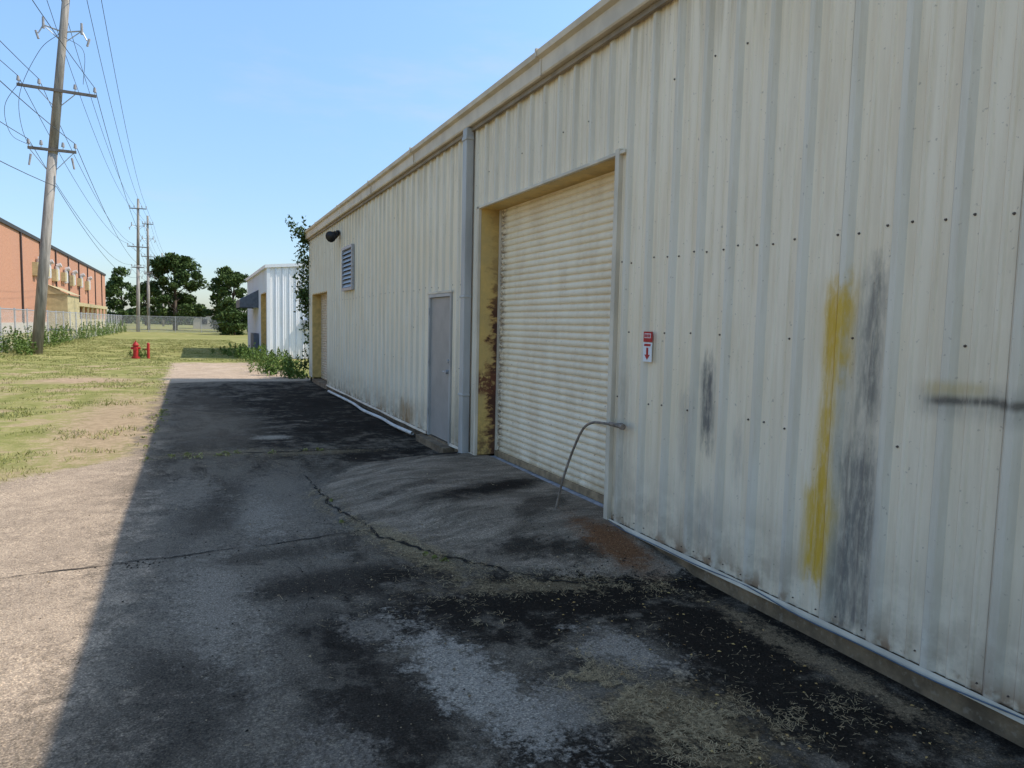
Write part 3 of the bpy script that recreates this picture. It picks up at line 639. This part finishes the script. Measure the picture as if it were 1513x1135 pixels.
# ------------------------------------------------------------ chain link fence
def mk_chain():
    b=NB('chain_link',0.5,0.2); o=b.xyz(); h_=b.math('ADD',o[0],o[1])
    def lines(s):
        t=b.math('ADD',h_,b.math('MULTIPLY',o[2],s)); t=b.math('FRACT',b.math('DIVIDE',t,.075),0); t=b.math('ABSOLUTE',b.math('SUBTRACT',t,.5)); return b.math('LESS_THAN',t,.075)
    f=b.math('MAXIMUM',lines(1),lines(-1)); b.color((.52,.52,.50))
    t=b.n('ShaderNodeBsdfTransparent'); mx=b.n('ShaderNodeMixShader'); out=[n for n in b.nt.nodes if n.type=='OUTPUT_MATERIAL'][0]
    b.nt.links.new(f,mx.inputs[0]); b.nt.links.new(t.outputs[0],mx.inputs[1]); b.nt.links.new(b.b.outputs[0],mx.inputs[2]); b.nt.links.new(mx.outputs[0],out.inputs[0]); return b.m
CH=mk_chain()
def fence(name,p,q,h=2.1,sp=3.0):
    e=empty(name); p=Vector((*p,GZ)); q=Vector((*q,GZ)); L=(q-p).length; n=int(L/sp); mb=MB()
    for i in range(n+1):
        a=p.lerp(q,i/n); mb.cyl(a,a+Vector((0,0,h+.08)),.04,.04,8)
    up=Vector((0,0,h)); mb.cyl(p+up,q+up,.028,.028,6); mb.cyl(p+Vector((0,0,.06)),q+Vector((0,0,.06)),.006,.006,4); mb.build('posts_and_rail',[STEEL],e)
    mb=MB(); mb.quad(p,q,q+up,p+up); mb.build('mesh_panel',[CH],e)
fence('chain_link_fence',(-8.2,10),(-8.2,104)); fence('chain_link_fence',(-8.2,104.05),(14,104.05))

# ------------------------------------------------------------ utility poles
WOOD=simple('pole_wood',(.36,.32,.27),.85,var=.5,scale=3,stretch=(3,3,.3)); ARM=simple('arm_wood',(.16,.14,.12),.9); INS=simple('insulator',(.35,.33,.32),.3); WIRE=simple('wire',(.05,.05,.055),.6)
def pole(x,y,h,lean=(0,0),w_=1.0):
    e=empty('utility_pole'); b0=Vector((x,y,GZ-.3)); L=lambda z: Vector((x+lean[0]*z,y+lean[1]*z,z)); mb=MB()
    mb.cyl(b0,L(h*.5),.24,.20,14); mb.cyl(L(h*.5),L(h),.20,.145,14); mb.build('post',[WOOD],e,True)
    mb=MB(); pts={}
    for k,(z,hw,tilt) in enumerate(((h-1.3,1.25,.02),(h-6.3,1.55,-.02),(h-9.0,.95,.0))):
        hw*=w_; c=L(z)+Vector((0,-.2,0)); a=c+Vector((-hw,0,-tilt*hw)); b=c+Vector((hw,0,tilt*hw))
        zz=Vector((0,0,.06)); yy=Vector((0,.05,0))
        V=[a-zz-yy,b-zz-yy,b-zz+yy,a-zz+yy,a+zz-yy,b+zz-yy,b+zz+yy,a+zz+yy]; i=len(mb.v); mb.v+=[tuple(v) for v in V]
        for f in [(0,3,2,1),(4,5,6,7),(0,1,5,4),(1,2,6,5),(2,3,7,6),(3,0,4,7)]: mb.f.append(tuple(i+k2 for k2 in f)); mb.mi.append(0)
        if k==1:
            mb.cyl(c+Vector((-hw*.5,0,-.02)),L(z-.8),.02,.02,6,2); mb.cyl(c+Vector((hw*.5,0,.0)),L(z-.8),.02,.02,6,2)
        for j,t in enumerate((-.96,-.45,.45,.96)):
            p=c+Vector((hw*t,0,tilt*hw*t+.06)); mb.cyl(p,p+Vector((0,0,.14)),.02,.02,6,2); mb.cyl(p+Vector((0,0,.12)),p+Vector((0,0,.32)),.075,.05,10,1)
            pts[(k,j)]=p+Vector((0,0,.32))
    for s in (-1,1):
        c=L(h-3.6); a=c+Vector((.75*s,-.1,.15)); mb.cyl(c,a,.035,.03,6,2); mb.cyl(a+Vector((0,0,-.15)),a+Vector((0,0,.35)),.06,.05,8,1); mb.cyl(c+Vector((0,0,-.5)),a,.02,.02,6,2)
        a2=c+Vector((.95*s,-.1,-.25)); mb.cyl(a,a2,.03,.03,6,2); mb.cyl(a2+Vector((0,0,-.25)),a2+Vector((.1*s,0,.1)),.05,.05,8,1)
        q=L(h-9.2)+Vector((.8*s,-.3,-.1)); mb.cyl(q,q+Vector((.08*s,0,-.5)),.05,.04,8,1); mb.cyl(L(h-10.1),L(h-9.2)+Vector((.9*s,-.2,.2)),.018,.018,6,2)
    mb.build('crossarms_and_insulators',[ARM,INS,STEEL],e)
    pts['c']=L(h); pts['m']=L(h*.42)+Vector((.25,0,0)); return pts
pa=pole(-7.6,-28,18.3); pb=pole(-6.6,39,18.3,(.10,0)); pc=pole(-6.4,106,17.4,(.02,0),.8); pd=pole(-6.0,124,17.6,(.01,0),.6); pe=pole(-6.0,190,17.5)
def wirepts(a,b,sag,n=24):
    return [Vector(a).lerp(Vector(b),t/n)-Vector((0,0,sag*4*(t/n)*(1-t/n))) for t in range(n+1)]
sp=[]
for k in [(0,0),(0,1),(0,2),(0,3),(1,0),(1,1),(1,3),(2,0),(2,3),'m']:
    s=1.6
    sp.append(wirepts(pa[k],pb[k],s)); sp.append(wirepts(pb[k],pc[k],s)); sp.append(wirepts(pc[k],pd[k],.2)); sp.append(wirepts(pd[k],pe[k],1.2))
curve('overhead_wires',sp,.014,WIRE,None,1)
q=lambda dx,z:(-6.6+.10*z+dx,38.7,z)
curve('jumper_wires',[cr([q(-.1,14.5),q(-.8,13.6),q(-1.4,11.5),q(-1.0,9.6),q(-.2,9.2)],8),cr([q(.1,14.4),q(.9,13.9),q(1.0,12.4)],8),cr([q(-1.4,12.2),q(-1.9,11.0),q(-1.6,9.8),q(-.9,9.4)],8)],.011,WIRE,None,1)

rv=empty('fire_hydrant'); mb=MB(); x,y=-2.22,35.0
mb.cyl((x,y,GZ),(x,y,-.04),.17,.17,16); mb.cyl((x,y,-.04),(x,y,.45),.105,.105,16); mb.cyl((x,y,.45),(x,y,.49),.15,.15,16); mb.cyl((x,y,.49),(x,y,.60),.12,.07,16); mb.cyl((x,y,.60),(x,y,.67),.03,.03,6)
mb.cyl((x-.19,y,.34),(x+.19,y,.34),.055,.055,12); mb.cyl((x,y-.2,.30),(x,y,.30),.075,.075,12)
mb.build('hydrant_body',[RED],rv,False,.006)
mb=MB(); mb.cyl((x+.5,y-.1,GZ),(x+.5,y-.1,.55),.06,.06,12); mb.cyl((x+.5,y-.1,.55),(x+.5,y-.1,.59),.06,.03,12); mb.cyl((x+.5,y-.1,.3),(x+.36,y-.1,.3),.03,.03,8); mb.build('guard_post',[RED],rv)

# ------------------------------------------------------------ light, world, camera
sd=Vector((1,-.25,1.215)).normalized()
sun=bpy.data.lights.new('sun','SUN'); sun.energy=4.5; sun.angle=math.radians(.5); sun.color=(1,.925,.82)
so=bpy.data.objects.new('sun',sun); COL.objects.link(so); so.rotation_euler=sd.to_track_quat('Z','Y').to_euler()
w=bpy.data.worlds.new('World'); S.world=w; w.use_nodes=True; nt=w.node_tree
sk=nt.nodes.new('ShaderNodeTexSky'); sk.sky_type='NISHITA'; sk.sun_disc=False; sk.sun_elevation=math.asin(sd.z); sk.sun_rotation=math.atan2(sd.x,sd.y)
sk.air_density=1.0; sk.dust_density=0.8; sk.ozone_density=1.3
tc=nt.nodes.new('ShaderNodeTexCoord'); sx=nt.nodes.new('ShaderNodeSeparateXYZ'); nt.links.new(tc.outputs['Generated'],sx.inputs[0])
mr=nt.nodes.new('ShaderNodeMapRange'); mr.interpolation_type='SMOOTHSTEP'; nt.links.new(sx.outputs[2],mr.inputs[0]); mr.inputs[1].default_value=-.05; mr.inputs[2].default_value=.5
gm=nt.nodes.new('ShaderNodeMix'); gm.data_type='RGBA'; nt.links.new(mr.outputs[0],gm.inputs[0]); gm.inputs[6].default_value=(.92,1.0,1.13,1); gm.inputs[7].default_value=(1.62,1.86,1.98,1)
ml=nt.nodes.new('ShaderNodeMix'); ml.data_type='RGBA'; ml.blend_type='MULTIPLY'; ml.inputs[0].default_value=1; nt.links.new(sk.outputs[0],ml.inputs[6]); nt.links.new(gm.outputs[2],ml.inputs[7])
mp=nt.nodes.new('ShaderNodeMapping'); mp.inputs['Scale'].default_value=(1.5,1.5,6); mp.inputs['Rotation'].default_value=(0,.2,0); nt.links.new(tc.outputs['Generated'],mp.inputs[0])
cn=nt.nodes.new('ShaderNodeTexNoise'); cn.inputs['Scale'].default_value=1.8; cn.inputs['Detail'].default_value=5; cn.inputs['Roughness'].default_value=.6; nt.links.new(mp.outputs[0],cn.inputs[0])
cm=nt.nodes.new('ShaderNodeMapRange'); cm.interpolation_type='SMOOTHSTEP'; nt.links.new(cn.outputs[0],cm.inputs[0]); cm.inputs[1].default_value=.52; cm.inputs[2].default_value=.78; cm.inputs[4].default_value=.3
cx=nt.nodes.new('ShaderNodeMix'); cx.data_type='RGBA'; nt.links.new(cm.outputs[0],cx.inputs[0]); nt.links.new(ml.outputs[2],cx.inputs[6]); cx.inputs[7].default_value=(4.6,5.0,5.6,1)
bg=nt.nodes['Background']; bg.inputs[1].default_value=.15; nt.links.new(cx.outputs[2],bg.inputs[0])
cam=bpy.data.cameras.new('camera'); cam.sensor_width=36; cam.lens=36*1030/1513; cam.clip_end=4000; cam.clip_start=.05
co=bpy.data.objects.new('camera',cam); COL.objects.link(co); S.camera=co
yaw=math.radians(24.78); p=math.radians(4.7); r=.022
F=Vector((math.sin(yaw)*math.cos(p),math.cos(yaw)*math.cos(p),-math.sin(p))); Rr=Vector((math.cos(yaw),-math.sin(yaw),0)); U=Rr.cross(F)
R2=Rr*math.cos(r)+U*math.sin(r); U2=U*math.cos(r)-Rr*math.sin(r)
M=Matrix(((R2.x,U2.x,-F.x,0),(R2.y,U2.y,-F.y,0),(R2.z,U2.z,-F.z,1.65),(0,0,0,1))); co.matrix_world=M
S.view_settings.view_transform='Standard'; S.view_settings.look='None'; S.view_settings.exposure=0
